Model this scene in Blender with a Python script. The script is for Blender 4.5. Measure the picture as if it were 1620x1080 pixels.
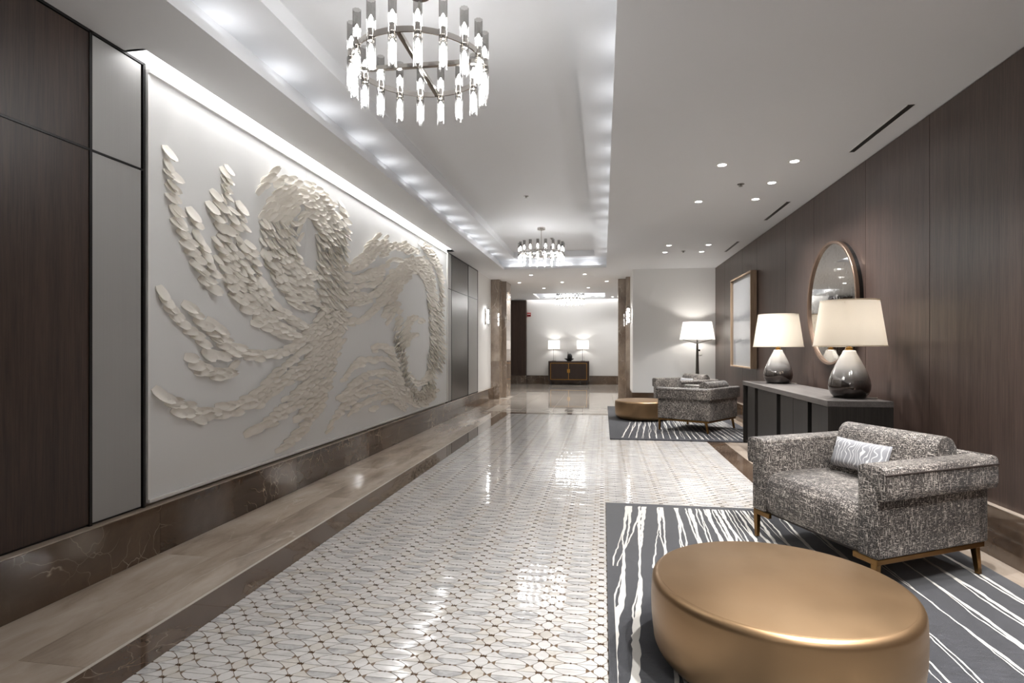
import bpy, bmesh, math, random
from mathutils import Vector, Matrix, Euler
random.seed(7)
PI = math.pi
for o in list(bpy.data.objects): bpy.data.objects.remove(o)
SC = bpy.context.scene
COL = SC.collection

# ------------------------------------------------------------------ camera, world, exposure
FPX, HX, HY, CAMH = 900.0, 954.0, 551.0, 1.2
YAW = math.atan((HX - 810) / FPX)
cd = bpy.data.cameras.new('camera'); cam = bpy.data.objects.new('camera', cd); COL.objects.link(cam)
cam.location = (0, 0, CAMH); cam.rotation_euler = (PI / 2, 0, YAW)
cd.sensor_width = 36; cd.lens = 36 * FPX / 1620; cd.shift_y = (HY - 540) / 1620
cd.clip_start = 0.05; cd.clip_end = 100
SC.camera = cam
SC.view_settings.view_transform = 'Standard'; SC.view_settings.look = 'None'
SC.view_settings.gamma = 1; SC.view_settings.use_curve_mapping = False
SC.view_settings.exposure = 1.58
W = bpy.data.worlds.new('world'); SC.world = W; W.use_nodes = True
W.node_tree.nodes['Background'].inputs[0].default_value = (1, 1, 1, 1)
W.node_tree.nodes['Background'].inputs[1].default_value = 0.02
SC.cycles.max_bounces = 8; SC.cycles.diffuse_bounces = 5; SC.cycles.glossy_bounces = 4; SC.cycles.adaptive_threshold = 0.02
SC.cycles.transparent_max_bounces = 24; SC.cycles.transmission_bounces = 6
SC.cycles.caustics_reflective = False; SC.cycles.caustics_refractive = False
SC.cycles.sample_clamp_indirect = 4.0
SC.cycles.use_denoising = True

E_WASH = 1.6
# lamp strengths (bulbs and downlights include added ones behind the camera)
E_BULB, E_COVE, E_SLOT, E_DOWN, E_SHADE, E_FARSLOT = 14.5, 2.8, 5.0, 92.0, 2.1, 4.0

# ------------------------------------------------------------------ mesh helpers
class MB:
    def __init__(s): s.v = []; s.f = []; s.m = []
    def add(s, v, f, mi=0):
        n = len(s.v); s.v += [tuple(p) for p in v]
        s.f += [tuple(i + n for i in q) for q in f]; s.m += [mi] * len(f)
        return s
    def box(s, x0, x1, y0, y1, z0, z1, mi=0):
        v = [(x0, y0, z0), (x1, y0, z0), (x1, y1, z0), (x0, y1, z0), (x0, y0, z1), (x1, y0, z1), (x1, y1, z1), (x0, y1, z1)]
        return s.add(v, [(3, 2, 1, 0), (4, 5, 6, 7), (0, 1, 5, 4), (1, 2, 6, 5), (2, 3, 7, 6), (3, 0, 4, 7)], mi)
    def lathe(s, prof, n=24, cx=0, cy=0, cap=True, mi=0, sx=1, sy=1):
        v = []; f = []
        for r, z in prof:
            for k in range(n):
                a = 2 * PI * k / n; v.append((cx + r * sx * math.cos(a), cy + r * sy * math.sin(a), z))
        for i in range(len(prof) - 1):
            for k in range(n):
                f.append((i * n + k, i * n + (k + 1) % n, (i + 1) * n + (k + 1) % n, (i + 1) * n + k))
        if cap:
            f.append(tuple(range(n - 1, -1, -1))); b = (len(prof) - 1) * n; f.append(tuple(b + k for k in range(n)))
        return s.add(v, f, mi)
    def tube(s, pts, r, n=8, mi=0, cap=True):
        pts = [Vector(p) for p in pts]; R = r if isinstance(r, (list, tuple)) else [r] * len(pts)
        v = []; f = []
        for i, p in enumerate(pts):
            t = (pts[min(i + 1, len(pts) - 1)] - pts[max(i - 1, 0)]).normalized()
            up = Vector((0, 0, 1)) if abs(t.z) < 0.95 else Vector((1, 0, 0))
            a = t.cross(up).normalized(); b = a.cross(t)
            for k in range(n):
                w = 2 * PI * k / n; v.append(p + a * (R[i] * math.cos(w)) + b * (R[i] * math.sin(w)))
        for i in range(len(pts) - 1):
            for k in range(n):
                f.append((i * n + k, i * n + (k + 1) % n, (i + 1) * n + (k + 1) % n, (i + 1) * n + k))
        if cap:
            f.append(tuple(range(n - 1, -1, -1))); c = (len(pts) - 1) * n; f.append(tuple(c + k for k in range(n)))
        return s.add(v, f, mi)
    def prism(s, poly, a0, a1, axis='x', mi=0):
        # poly: 2D points in the two other axes (in order), extruded along axis
        def P(a, p, q): return {'x': (a, p, q), 'y': (p, a, q), 'z': (p, q, a)}[axis]
        n = len(poly); v = [P(a0, *p) for p in poly] + [P(a1, *p) for p in poly]
        f = [tuple(range(n - 1, -1, -1)), tuple(range(n, 2 * n))] + [(i, (i + 1) % n, n + (i + 1) % n, n + i) for i in range(n)]
        return s.add(v, f, mi)
    def mesh(s, name, mats, smooth=None, bevel=0, seg=2):
        me = bpy.data.meshes.new(name); me.from_pydata(s.v, [], s.f)
        for m in (mats if isinstance(mats, (list, tuple)) else [mats]): me.materials.append(m)
        if any(s.m): me.polygons.foreach_set('material_index', s.m)
        bm = bmesh.new(); bm.from_mesh(me)
        bmesh.ops.recalc_face_normals(bm, faces=bm.faces)
        if bevel: bmesh.ops.bevel(bm, geom=list(bm.edges), offset=bevel, segments=seg, profile=0.5, affect='EDGES', clamp_overlap=True)
        bm.to_mesh(me); bm.free()
        if smooth is not None:
            for p in me.polygons: p.use_smooth = True
            me.set_sharp_from_angle(angle=math.radians(smooth))
        me.update(); return me
    def build(s, name, mats, parent=None, loc=(0, 0, 0), smooth=None, bevel=0, seg=2, rot=None):
        return link(name, s.mesh(name, mats, smooth, bevel, seg), parent, loc, rot)

def link(name, me, parent=None, loc=(0, 0, 0), rot=None, scale=None):
    o = bpy.data.objects.new(name, me); COL.objects.link(o)
    o.location = loc
    if rot: o.rotation_euler = rot
    if scale: o.scale = scale
    if parent: o.parent = parent
    return o
def tag(o, label, cat, group=None):
    o['label'] = label; o['category'] = cat
    if group: o['group'] = group
    return o
def thing(name, label, cat, loc=(0, 0, 0), rz=0, group=None):
    o = link(name, None, None, loc, (0, 0, rz)); o.empty_display_size = 0.1
    return tag(o, label, cat, group)
def struct(o): o['kind'] = 'structure'; return o
def stuff(o): o['kind'] = 'stuff'; return o
def copy_tree(o, parent=None):
    c = o.copy(); COL.objects.link(c); c.parent = parent
    for ch in list(o.children): copy_tree(ch, c)
    return c
def box(name, x0, x1, y0, y1, z0, z1, m, parent=None, bevel=0, seg=1, smooth=None):
    return MB().box(x0, x1, y0, y1, z0, z1).build(name, m, parent, bevel=bevel, seg=seg, smooth=smooth)
def light(name, kind, loc, energy, parent=None, color=(1, 1, 1), **kw):
    d = bpy.data.lights.new(name, kind); d.energy = energy; d.color = color
    for k, v in kw.items(): setattr(d, k, v)
    o = bpy.data.objects.new(name, d); COL.objects.link(o); o.location = loc
    if parent: o.parent = parent
    return o

# ------------------------------------------------------------------ materials
def lin(c):
    c /= 255.0
    return c / 12.92 if c <= 0.04045 else ((c + 0.055) / 1.055) ** 2.4
def C(r, g, b): return (lin(r), lin(g), lin(b), 1)
class N:
    def __init__(s, name):
        s.m = bpy.data.materials.new(name); s.m.use_nodes = True; s.t = s.m.node_tree
        s.b = s.t.nodes['Principled BSDF']; s.out = s.t.nodes['Material Output']
    def n(s, kind, **kw):
        x = s.t.nodes.new(kind)
        for k, v in kw.items():
            if k.startswith('_'):
                setattr(x, k[1:], v)
            else:
                i = x.inputs[int(k[1:])] if k[0] == 'i' and k[1:].isdigit() else x.inputs[k.replace('__', ' ')]
                s.put(i, v)
        return x
    def put(s, i, v):
        if hasattr(v, 'is_output'): s.t.links.new(v, i)
        else: i.default_value = v
    def set(s, **kw):
        for k, v in kw.items(): s.put(s.b.inputs[k.replace('__', ' ')], v)
        return s
    def coords(s, scale=(1, 1, 1), kind='Object', rand=True, rot=(0, 0, 0)):
        tc = s.n('ShaderNodeTexCoord'); v = tc.outputs[kind]
        if rand:
            oi = s.n('ShaderNodeObjectInfo')
            off = s.n('ShaderNodeVectorMath', _operation='SCALE', i0=(17.3, 9.1, 5.7)); s.put(off.inputs['Scale'], oi.outputs['Random'])
            ad = s.n('ShaderNodeVectorMath', _operation='ADD', i0=v, i1=off.outputs[0]); v = ad.outputs[0]
        mp = s.n('ShaderNodeMapping', Vector=v, Scale=scale, Rotation=rot); return mp.outputs[0]
    def pos(s, scale=(1, 1, 1)):
        g = s.n('ShaderNodeNewGeometry'); return s.n('ShaderNodeMapping', Vector=g.outputs['Position'], Scale=scale).outputs[0]
    def noise(s, vec, scale=5, detail=3, rough=0.5, dist=0):
        return s.n('ShaderNodeTexNoise', Vector=vec, Scale=scale, Detail=detail, Roughness=rough, Distortion=dist).outputs[0]
    def ramp(s, fac, stops, interp='LINEAR'):
        r = s.n('ShaderNodeValToRGB', Fac=fac); cr = r.color_ramp; cr.interpolation = interp
        while len(cr.elements) < len(stops): cr.elements.new(0.5)
        for e, (p, c) in zip(cr.elements, stops): e.position = p; e.color = c if len(c) == 4 else (*c, 1)
        return r.outputs[0]
    def mix(s, f, a, b, mode='MIX'):
        x = s.n('ShaderNodeMix', _data_type='RGBA', _blend_type=mode)
        s.put(x.inputs[0], f); s.put(x.inputs[6], a); s.put(x.inputs[7], b); return x.outputs[2]
    def math(s, op, a, b=0.5, clamp=False):
        x = s.n('ShaderNodeMath', _operation=op); x.use_clamp = clamp; s.put(x.inputs[0], a); s.put(x.inputs[1], b); return x.outputs[0]
    def bump(s, h, strength=0.2, dist=0.01):
        b = s.n('ShaderNodeBump', Height=h, Strength=strength, Distance=dist); s.put(s.b.inputs['Normal'], b.outputs[0]); return s
def g(v): return (v, v, v, 1)
def plain(name, col, rough=0.5, metal=0.0, spec=0.5, var=0.04):
    k = N(name); n = k.noise(k.coords((1, 1, 1)), 14, 3)
    c = k.mix(k.math('MULTIPLY', n, var * 4), col, (col[0] * .75, col[1] * .75, col[2] * .75, 1))
    k.set(Base__Color=c, Roughness=rough, Metallic=metal); k.b.inputs['Specular IOR Level'].default_value = spec
    return k.m
def paint(name, col, rough=0.6):
    k = N(name); h = k.noise(k.pos(), 260, 2); k.set(Base__Color=col, Roughness=rough); k.bump(h, 0.04, 0.002)
    k.b.inputs['Specular IOR Level'].default_value = 0.25
    return k.m
def emit(name, col, strength):
    k = N(name); k.set(Base__Color=(0.8, 0.8, 0.8, 1), Emission__Color=col, Emission__Strength=strength); return k.m
def marble(name, dark, mid, light, vein, rough=0.06, stretch=(1, 1, 1), veins=0.7, vs=3.2, cs=1.6):
    k = N(name); v = k.coords(stretch)
    w = k.n('ShaderNodeTexNoise', Vector=v, Scale=2.3, Detail=4)
    vv = k.n('ShaderNodeVectorMath', _operation='MULTIPLY_ADD', i0=w.outputs['Color'], i1=(0.55, 0.55, 0.55), i2=v).outputs[0]
    n1 = k.noise(vv, cs, 7, 0.62)
    base = k.ramp(n1, [(0.3, dark), (0.5, mid), (0.72, light)])
    vo = k.n('ShaderNodeTexVoronoi', _feature='DISTANCE_TO_EDGE', Vector=vv, Scale=vs).outputs[0]
    line = k.ramp(vo, [(0.0, g(1)), (0.008, g(0.35)), (0.02, g(0))])
    mask = k.ramp(k.noise(v, 2.1, 3), [(0.5, g(0)), (0.62, g(1))])
    f = k.math('MULTIPLY', k.math('MULTIPLY', line, mask), veins)
    k.set(Base__Color=k.mix(f, base, vein), Roughness=rough); k.b.inputs['Specular IOR Level'].default_value = 0.8; k.b.inputs['IOR'].default_value = 1.6
    return k.m
def wood(name, a, b, rough=0.35, axis='z', scale=1.0):
    k = N(name); sc = {'z': (1, 1, .03), 'y': (1, .03, 1), 'x': (.03, 1, 1)}[axis]
    v = k.coords(sc); n1 = k.noise(v, 150 * scale, 3, .6); n2 = k.noise(v, 18 * scale, 3)
    f = k.math('ADD', k.math('MULTIPLY', n1, .65), k.math('MULTIPLY', n2, .35))
    k.set(Base__Color=k.ramp(f, [(0.35, a), (0.65, b)]), Roughness=rough); k.bump(n1, 0.08, 0.001)
    return k.m
def brushed(name, col, rough=0.35, metal=0.9):
    k = N(name); n = k.noise(k.coords((1, 1, .004)), 300, 2)
    k.set(Base__Color=k.mix(k.math('MULTIPLY', n, .5), col, (col[0] * .8, col[1] * .8, col[2] * .8, 1)), Metallic=metal, Roughness=rough)
    k.bump(n, 0.04, 0.001); return k.m

M = {}
M['ceil'] = paint('ceiling_paint', C(222, 223, 225))
M['white'] = paint('white_wall_paint', C(226, 225, 223))
M['plaster'] = paint('art_plaster', C(224, 224, 223), 0.7)
k = N('petal_plaster'); oi = k.n('ShaderNodeObjectInfo').outputs['Random']
k.set(Base__Color=k.mix(k.noise(k.pos(), 9, 2), C(238, 234, 226), C(226, 220, 210)), Roughness=0.55); M['petal'] = k.m
M['brown'] = marble('brown_marble', C(58, 44, 34), C(82, 66, 53), C(104, 86, 70), C(205, 190, 170), 0.07, vs=6.5)
M['strip'] = marble('dark_border_marble', C(66, 52, 42), C(88, 72, 60), C(110, 93, 78), C(200, 185, 165), 0.03, veins=.5, vs=7)
M['tan'] = marble('light_border_marble', C(138, 123, 108), C(174, 159, 144), C(198, 185, 171), C(222, 212, 200), 0.03, (1.6, .5, 1), .45, 2.2, 2.0)
M['fartile'] = marble('polished_taupe_marble', C(150, 140, 130), C(180, 171, 161), C(200, 192, 182), C(215, 206, 196), 0.04, (.5, 2.4, 1), .35, 2.0, 2.4)
M['pillar'] = marble('pillar_marble', C(112, 97, 84), C(142, 127, 113), C(172, 158, 143), C(214, 203, 190), 0.06, (1, 1, .6), .6, 2.6, 2.2)
M['inlay'] = plain('pale_inlay_strip', C(205, 196, 184), 0.1)
M['grout'] = plain('bronze_grout', C(104, 84, 64), 0.35)
M['joint'] = plain('joint_black', C(14, 12, 11), 0.5)  # near-black backing that shows in the open joints
M['woodL'] = wood('dark_walnut_veneer', C(38, 26, 20), C(66, 49, 40), 0.42)
M['woodR'] = wood('dark_wenge_veneer', C(56, 44, 39), C(86, 70, 63), 0.36)
M['panelgrey'] = brushed('grey_brushed_panel', C(164, 163, 161), 0.42, 0.25)
M['paneldark'] = brushed('dark_brushed_panel', C(92, 88, 86), 0.3, 0.85)
M['black'] = plain('black_metal', C(22, 20, 19), 0.35, 0.3)
def tile(name, a, b, sc=9):
    k = N(name); v = k.coords((1, 2.2, 1)); n = k.noise(v, sc, 6, .65, .6)
    k.set(Base__Color=k.ramp(n, [(.35, b), (.55, a)]), Roughness=0.055); k.b.inputs['Specular IOR Level'].default_value = 0.5
    h = k.noise(k.pos((2.6, 11, 1)), 1.0, 1); k.bump(h, 0.22, 0.012); return k.m
M['t_white'] = tile('white_marble_tile', C(202, 199, 196), C(186, 183, 180))
M['t_grey'] = tile('grey_marble_tile', C(186, 184, 182), C(150, 149, 148), 14)
M['t_cream'] = tile('cream_marble_tile', C(198, 193, 186), C(180, 174, 166))
M['t_dark'] = plain('dark_diamond_stone', C(78, 60, 44), 0.12)
k = N('tweed_fabric')
def streak(sc): return k.noise(k.coords(sc), 1.0, 2, .6)
a_, b_, c_ = streak((26, 230, 230)), streak((230, 26, 230)), streak((230, 230, 26))
f = k.math('MAXIMUM', k.math('MAXIMUM', a_, b_), c_)
lowf = k.noise(k.coords((1, 1, 1)), 5, 2)
f2 = k.math('ADD', f, k.math('MULTIPLY', k.math('SUBTRACT', lowf, .5), .12))
k.set(Base__Color=k.ramp(f2, [(.535, C(30, 25, 23)), (.60, C(78, 69, 63)), (.67, C(214, 205, 195))]), Roughness=0.62)
k.b.inputs['Sheen Weight'].default_value = 0.12; k.b.inputs['Specular IOR Level'].default_value = 0.6; k.bump(f, 0.35, 0.006); M['tweed'] = k.m
k = N('dark_piping'); k.set(Base__Color=C(58, 50, 46), Roughness=.7); M['piping'] = k.m
k = N('pillow_cloth'); v = k.coords((1, 1, 1)); wv = k.n('ShaderNodeTexWave', Vector=v, Scale=13, Distortion=11, Detail=1.0); wv.inputs['Detail Scale'].default_value = 1.2
k.set(Base__Color=k.ramp(wv.outputs['Fac'], [(.0, C(222, 222, 222)), (.10, C(205, 205, 206)), (.16, C(150, 150, 154))]), Roughness=.7); M['pillow'] = k.m
M['bronze'] = plain('antique_bronze', C(132, 100, 60), 0.32, 0.95)
k = N('brushed_brass_drum'); n = k.noise(k.coords((1, 1, 9)), 7, 3); n2 = k.noise(k.coords(), 2.5, 3)
k.set(Base__Color=k.mix(n2, C(164, 138, 108), C(142, 112, 80)), Metallic=.92, Roughness=k.math('ADD', k.math('MULTIPLY', n, .1), .33)); M['brass'] = k.m
k = N('rug_pile'); n = k.noise(k.coords((1, 5, 1), rand=True), 16, 4); n2 = k.noise(k.pos(), 420, 2)
cc = k.mix(n2, k.ramp(n, [(.3, C(24, 25, 30)), (.7, C(66, 66, 74))]), C(34, 35, 40)); k.set(Base__Color=cc, Roughness=.95)
k.b.inputs['Sheen Weight'].default_value = .4; k.b.inputs['Specular IOR Level'].default_value = .1; k.bump(n2, .6, .006); M['rug'] = k.m
k = N('rug_line_wool'); n2 = k.noise(k.pos(), 300, 2); k.set(Base__Color=k.mix(n2, C(224, 220, 212), C(190, 186, 180)), Roughness=.95); k.b.inputs['Specular IOR Level'].default_value = .1; M['rugline'] = k.m
M['ebony'] = wood('ebonised_oak', C(24, 22, 21), C(46, 43, 40), 0.38)
M['ebonylit'] = wood('ebonised_oak_lit', C(70, 66, 64), C(104, 99, 96), 0.42, 'y')  # lighter copy of the ebonised oak, lamp light painted into the top
M['chrome'] = plain('polished_nickel', C(205, 200, 194), 0.1, 1.0, var=.01)
M['gunmetal'] = plain('bronze_grey_metal', C(92, 88, 82), 0.35, 0.8)
M['bulb'] = emit('glowing_bulb', (1, .995, .985, 1), E_BULB)
M['cove'] = emit('cove_lamp_glow', (.98, .985, 1, 1), E_COVE)
M['slot'] = emit('wall_washer_glow', (1, .98, .96, 1), E_SLOT)
M['farslot'] = emit('far_washer_glow', (1, .98, .96, 1), E_FARSLOT)
M['lens'] = emit('downlight_lens', (1, .98, .95, 1), 5)
def glass(name, tint, gl=.12):
    k = N(name); t = k.n('ShaderNodeBsdfTransparent', Color=tint); q = k.n('ShaderNodeBsdfGlossy', Color=(1, 1, 1, 1), Roughness=.05)
    lw = k.n('ShaderNodeLayerWeight', Blend=.35).outputs['Facing']
    f = k.math('ADD', k.math('MULTIPLY', k.math('POWER', lw, 3.0), .4), gl * .25, True)
    mx = k.n('ShaderNodeMixShader', i0=f, i1=t.outputs[0], i2=q.outputs[0]); k.t.links.new(mx.outputs[0], k.out.inputs[0]); return k.m
M['glass'] = glass('clear_fluted_glass', (.93, .93, .93, 1))
M['smoke'] = glass('smoked_fluted_glass', (.62, .61, .6, 1), .3)
M['pane'] = glass('picture_glass', (.9, .9, .9, 1), .08)
def shade(name, col, tr):
    k = N(name); d = k.n('ShaderNodeBsdfDiffuse', Color=col); t = k.n('ShaderNodeBsdfTranslucent', Color=col)
    wv = k.noise(k.coords((60, 60, 420), rand=False), 1, 2)
    bp = k.n('ShaderNodeBump', Height=wv, Strength=.15, Distance=.002); k.put(d.inputs['Normal'], bp.outputs[0])
    mx = k.n('ShaderNodeMixShader', i0=tr, i1=d.outputs[0], i2=t.outputs[0]); k.t.links.new(mx.outputs[0], k.out.inputs[0]); return k.m
M['shade'] = shade('cream_linen_shade', C(226, 217, 203), .4)
M['shadew'] = shade('white_linen_shade', C(242, 240, 238), .5)
k = N('ombre_mirrored_glass'); gz = k.n('ShaderNodeSeparateXYZ', Vector=k.n('ShaderNodeTexCoord').outputs['Generated']).outputs[2]
k.set(Base__Color=k.ramp(gz, [(.0, C(70, 66, 64)), (.22, C(84, 76, 72)), (.45, C(150, 146, 143)), (.7, C(214, 212, 209)), (1, C(228, 226, 223))]),
      Metallic=k.ramp(gz, [(.1, g(.95)), (.36, g(.75)), (.62, g(.12)), (1, g(.0))]), Roughness=k.ramp(gz, [(0, g(.05)), (.5, g(.1)), (1, g(.12))]))
k.b.inputs['Coat Weight'].default_value = .6; k.b.inputs['Coat Roughness'].default_value = .03; M['ombre'] = k.m
k = N('antiqued_mirror'); n = k.noise(k.coords(), 38, 5, .7); n2 = k.noise(k.coords(), 6, 4)
sp = k.ramp(k.math('ADD', n, k.math('MULTIPLY', n2, .35)), [(.70, g(0)), (.92, g(1))])
k.set(Base__Color=k.mix(sp, C(222, 221, 218), C(168, 165, 160)), Metallic=1.0, Roughness=k.math('ADD', k.math('MULTIPLY', sp, .25), .03)); M['mirror'] = k.m
M['mframe'] = plain('bronze_mirror_frame', C(112, 92, 78), 0.35, 0.6)
M['oak'] = wood('light_oak', C(142, 120, 98), C(176, 152, 128), 0.5)
k = N('pale_landscape_print'); v = k.coords((1, 1, 1), 'Generated', False); n = k.noise(v, 3.2, 6, .65); sx = k.n('ShaderNodeSeparateXYZ', Vector=v).outputs[2]
hz = k.ramp(k.math('ADD', sx, k.math('MULTIPLY', k.math('SUBTRACT', n, .5), .22)), [(.0, C(226, 226, 226)), (.22, C(208, 208, 209)), (.29, C(178, 179, 180)), (.32, C(214, 214, 214)), (.5, C(202, 202, 203)), (.54, C(168, 169, 171)), (.63, C(206, 206, 207)), (1, C(222, 222, 222))])
k.set(Base__Color=k.mix(1.0, hz, g(.62), 'MULTIPLY'), Roughness=.8); M['print'] = k.m
M['mat'] = plain('white_mount', C(192, 191, 189), .8)
M['wenge'] = wood('dark_brown_slatted_wood', C(40, 29, 25), C(64, 48, 41), .4)
M['gold'] = plain('brass_trim', C(190, 142, 70), .3, .9)
M['ceramic'] = plain('black_ceramic', C(24, 24, 26), .3)
M['red'] = plain('red_plastic', C(190, 38, 40), .4)
M['darkred'] = plain('dark_red_plastic', C(110, 20, 26), .4)
M['offwhite'] = plain('white_plastic', C(228, 227, 224), .4)
M['sprk'] = plain('sprinkler_metal', C(120, 116, 110), .3, .8)
M['cord'] = plain('clear_cord', C(190, 180, 168), .4)

# ------------------------------------------------------------------ setting: floor
ZC = 2.838                                   # soffit height
XL, XR = -2.56, 2.215                        # faces of the marble baseboards
MX0, MX1, MY1 = -1.707, 1.319, 10.38         # mosaic carpet
floor = struct(box('floor', -4.6, 2.9, -6.2, 19.4, -0.12, -0.012, M['joint']))
def slabs(x0, x1, y0, y1, ln, m, name='marble_slab', alongx=False, gap=.0008, start=0.0):
    a0, a1 = (x0, x1) if alongx else (y0, y1)
    p = a0 - start
    while p < a1 - .01:
        q = min(p + ln, a1); a = max(p, a0)
        if alongx: box(name, a + gap, q - gap, y0 + gap, y1 - gap, -.012, 0, m, floor)
        else: box(name, x0 + gap, x1 - gap, a + gap, q - gap, -.012, 0, m, floor)
        p = q
slabs(-2.63, -2.222, -6.2, 13.28, 2.44, M['tan'], 'border_slab', start=.6)
slabs(-2.222, -1.923, -6.2, 10.7, 2.44, M['tan'], 'border_slab', start=1.7)
slabs(-1.923, -1.905, -6.2, 10.7, 3.0, M['inlay'], 'inlay_strip')
slabs(-1.905, MX0, -6.2, 10.58, 1.5, M['strip'], 'border_strip', start=.4)
slabs(MX1, 1.53, -6.2, 10.58, 1.5, M['strip'], 'border_strip', start=.9)
slabs(1.53, 2.29, -6.2, 12.05, 1.5, M['tan'], 'border_slab', start=.3)
slabs(MX0, MX1, MY1, 10.58, 1.5, M['strip'], 'border_strip', True)
slabs(-1.905, 1.53, 10.58, 10.6, 3.0, M['inlay'], 'inlay_strip', True)
box('joint_bed', -4.6, 2.6, 10.6, 19.24, -.0119, -.0006, M['inlay'], floor)
for ix in range(-8, 5):                      # large polished tiles through the portal
    x0 = -.98 + .605 * ix; x1 = x0 + .605
    for iy in range(8):
        y0 = 10.6 + iy * 1.2; y1 = min(y0 + 1.2, 19.3)
        if y0 > 19.25: continue
        xa, xb = x0, x1
        if y0 < 13.2: xa, xb = max(xa, -2.222 if y0 > 10.65 else -1.923), min(xb, 1.53)
        if xb - xa < .02 or xa > 2.6: continue
        box('floor_tile', xa + .003, xb - .003, y0 + .003, y1 - .003, -.012, 0, M['fartile'], floor)

# mosaic: curves v = n +- sin(pi u), diamonds at (u, v) integer, dots at u = n + 1/2
mosaic = box('mosaic', MX0, MX1, -6.2, MY1, -.012, -.0016, M['grout'], floor)
box('mosaic_field', MX0 + .002, MX1 - .002, -6.19, .85, -.0016, -.0002, M['t_white'], mosaic)
CU, CV = .226, .081
UX0 = -.687; VY0 = 2.176                     # a diamond measured on the floor
def piece(lo, hi, u0, u1, n=7, gap=.0013):
    us = [u0 + (u1 - u0) * i / n for i in range(n + 1)]; L = []; H = []
    gu = gap / CU
    for u in us:
        u = min(max(u, u0 + gu), u1 - gu)
        e = 1e-4; sl = abs(lo(u + e) - lo(u - e)) / (2 * e) * CV / CU; sh = abs(hi(u + e) - hi(u - e)) / (2 * e) * CV / CU
        a = lo(u) + gap / CV * math.sqrt(1 + sl * sl); b = hi(u) - gap / CV * math.sqrt(1 + sh * sh)
        if b - a < .004: continue
        L.append((u * CU, a * CV)); H.append((u * CU, b * CV))
    return L + H[::-1]
S = lambda u: abs(math.sin(PI * u))
SHAPES = {
 'ell_lo': piece(lambda u: 1 - S(u), lambda u: .5, 1/6, 5/6, 9), 'ell_hi': piece(lambda u: .5, S, 1/6, 5/6, 9),
 'rhomb': piece(S, lambda u: 1 - S(u), -1/6, 1/6, 6),
 'tbl': piece(lambda u: 0, lambda u: min(S(u), 1 - S(u)), 0, .5, 9), 'tbr': piece(lambda u: 0, lambda u: min(S(u), 1 - S(u)), .5, 1, 9),
 'ttl': piece(lambda u: max(S(u), 1 - S(u)), lambda u: 1, 0, .5, 9), 'ttr': piece(lambda u: max(S(u), 1 - S(u)), lambda u: 1, .5, 1, 9)}
dia = [];
for k_ in range(16):
    a = 2 * PI * k_ / 16; r_ = 1 / (abs(math.cos(a)) ** .62 + abs(math.sin(a)) ** .62) ** (1 / .62)
    dia.append((.0145 * r_ * math.cos(a), .0095 * r_ * math.sin(a)))
SHAPES['dia'] = dia
SHAPES['dot'] = [(.0048 * math.cos(2 * PI * q / 8), .0044 * math.sin(2 * PI * q / 8)) for q in range(8)]
ZT = {'dia': .0007, 'dot': .0007}
TM = [M['t_white'], M['t_grey'], M['t_cream'], M['t_dark']]
def prism_into(mb, poly, ox, oy, z1, mi, z0=-.0016):
    n = len(poly)
    if n < 3: return
    v = [(x + ox, y + oy, z1) for x, y in poly] + [(x + ox, y + oy, z0) for x, y in poly]
    mb.add(v, [tuple(range(n))] + [(i, n + i, n + (i + 1) % n, (i + 1) % n) for i in range(n)], mi)
def clipx(poly, ox):
    out = []
    lo, hi = MX0 + .001 - ox, MX1 - .001 - ox
    for (a, b) in ((lo, 1), (hi, -1)):
        out = []; n = len(poly)
        for i in range(n):
            p, q = poly[i], poly[(i + 1) % n]; ip, iq = (p[0] - a) * b >= 0, (q[0] - a) * b >= 0
            if ip: out.append(p)
            if ip != iq: t = (a - p[0]) / (q[0] - p[0]); out.append((a, p[1] + t * (q[1] - p[1])))
        poly = out
        if len(poly) < 3: return []
    return poly
cells = []
for i in range(-6, 10):
    for j in range(-17, 103):
        x, y = UX0 + i * CU, VY0 + j * CV
        if x + CU < MX0 or x - CU > MX1 or y + CV > MY1 - .002 or y < .87: continue
        if x > .3 and y < 4.2: continue
        if x > .35 and 7.85 < y: continue
        cells.append((x, y))
rt = random.Random(3); rest = MB(); cand = []
for (x, y) in cells:
    for kd in SHAPES:
        mi = 3 if kd in ('dia', 'dot') else (0 if kd == 'ell_hi' else rt.choice([1, 1, 0]) if kd == 'ell_lo' else rt.choice([2, 0, 0]) if kd == 'rhomb' else rt.choice([0, 0, 2]))
        if kd[:3] == 'ell' and rt.random() < .12: mi = rt.choice([0, 1, 2])
        ox, oy = (x + CU / 2, y) if kd == 'dot' else (x, y)
        poly = SHAPES[kd]; xs = [p[0] + ox for p in poly]
        whole = min(xs) > MX0 + .001 and max(xs) < MX1 - .001
        d = math.hypot(x, y); inview = y > 1.35 and x > -1.72 and (x + .75 * y > -.2)
        if whole and inview and kd in ('ell_lo', 'ell_hi', 'rhomb', 'dia') and not (x > -.1 and y < 4.5): cand.append((d, kd, mi, ox, oy))
        else: prism_into(rest, poly if whole else clipx(poly, ox), ox, oy, ZT.get(kd, 0), mi)
cand.sort(); used = {'ell': 0, 'rho': 0, 'dia': 0}; lim = {'ell': 300, 'rho': 150, 'dia': 150}
tmesh = {}
NAMES = {'ell': 'half_oval_tile', 'rho': 'lozenge_tile', 'dia': 'diamond_inlay'}
for d, kd, mi, ox, oy in cand:
    c3 = kd[:3]
    if used[c3] < lim[c3]:
        used[c3] += 1
        if (kd, mi) not in tmesh:
            mb = MB(); prism_into(mb, SHAPES[kd], 0, 0, ZT.get(kd, 0), 0); tmesh[(kd, mi)] = mb.mesh(NAMES[c3], TM[mi])
        link(NAMES[c3], tmesh[(kd, mi)], mosaic, (ox, oy, 0))
    else: prism_into(rest, SHAPES[kd], ox, oy, ZT.get(kd, 0), mi)
stuff(rest.build('mosaic_tiles', TM, mosaic))

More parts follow.
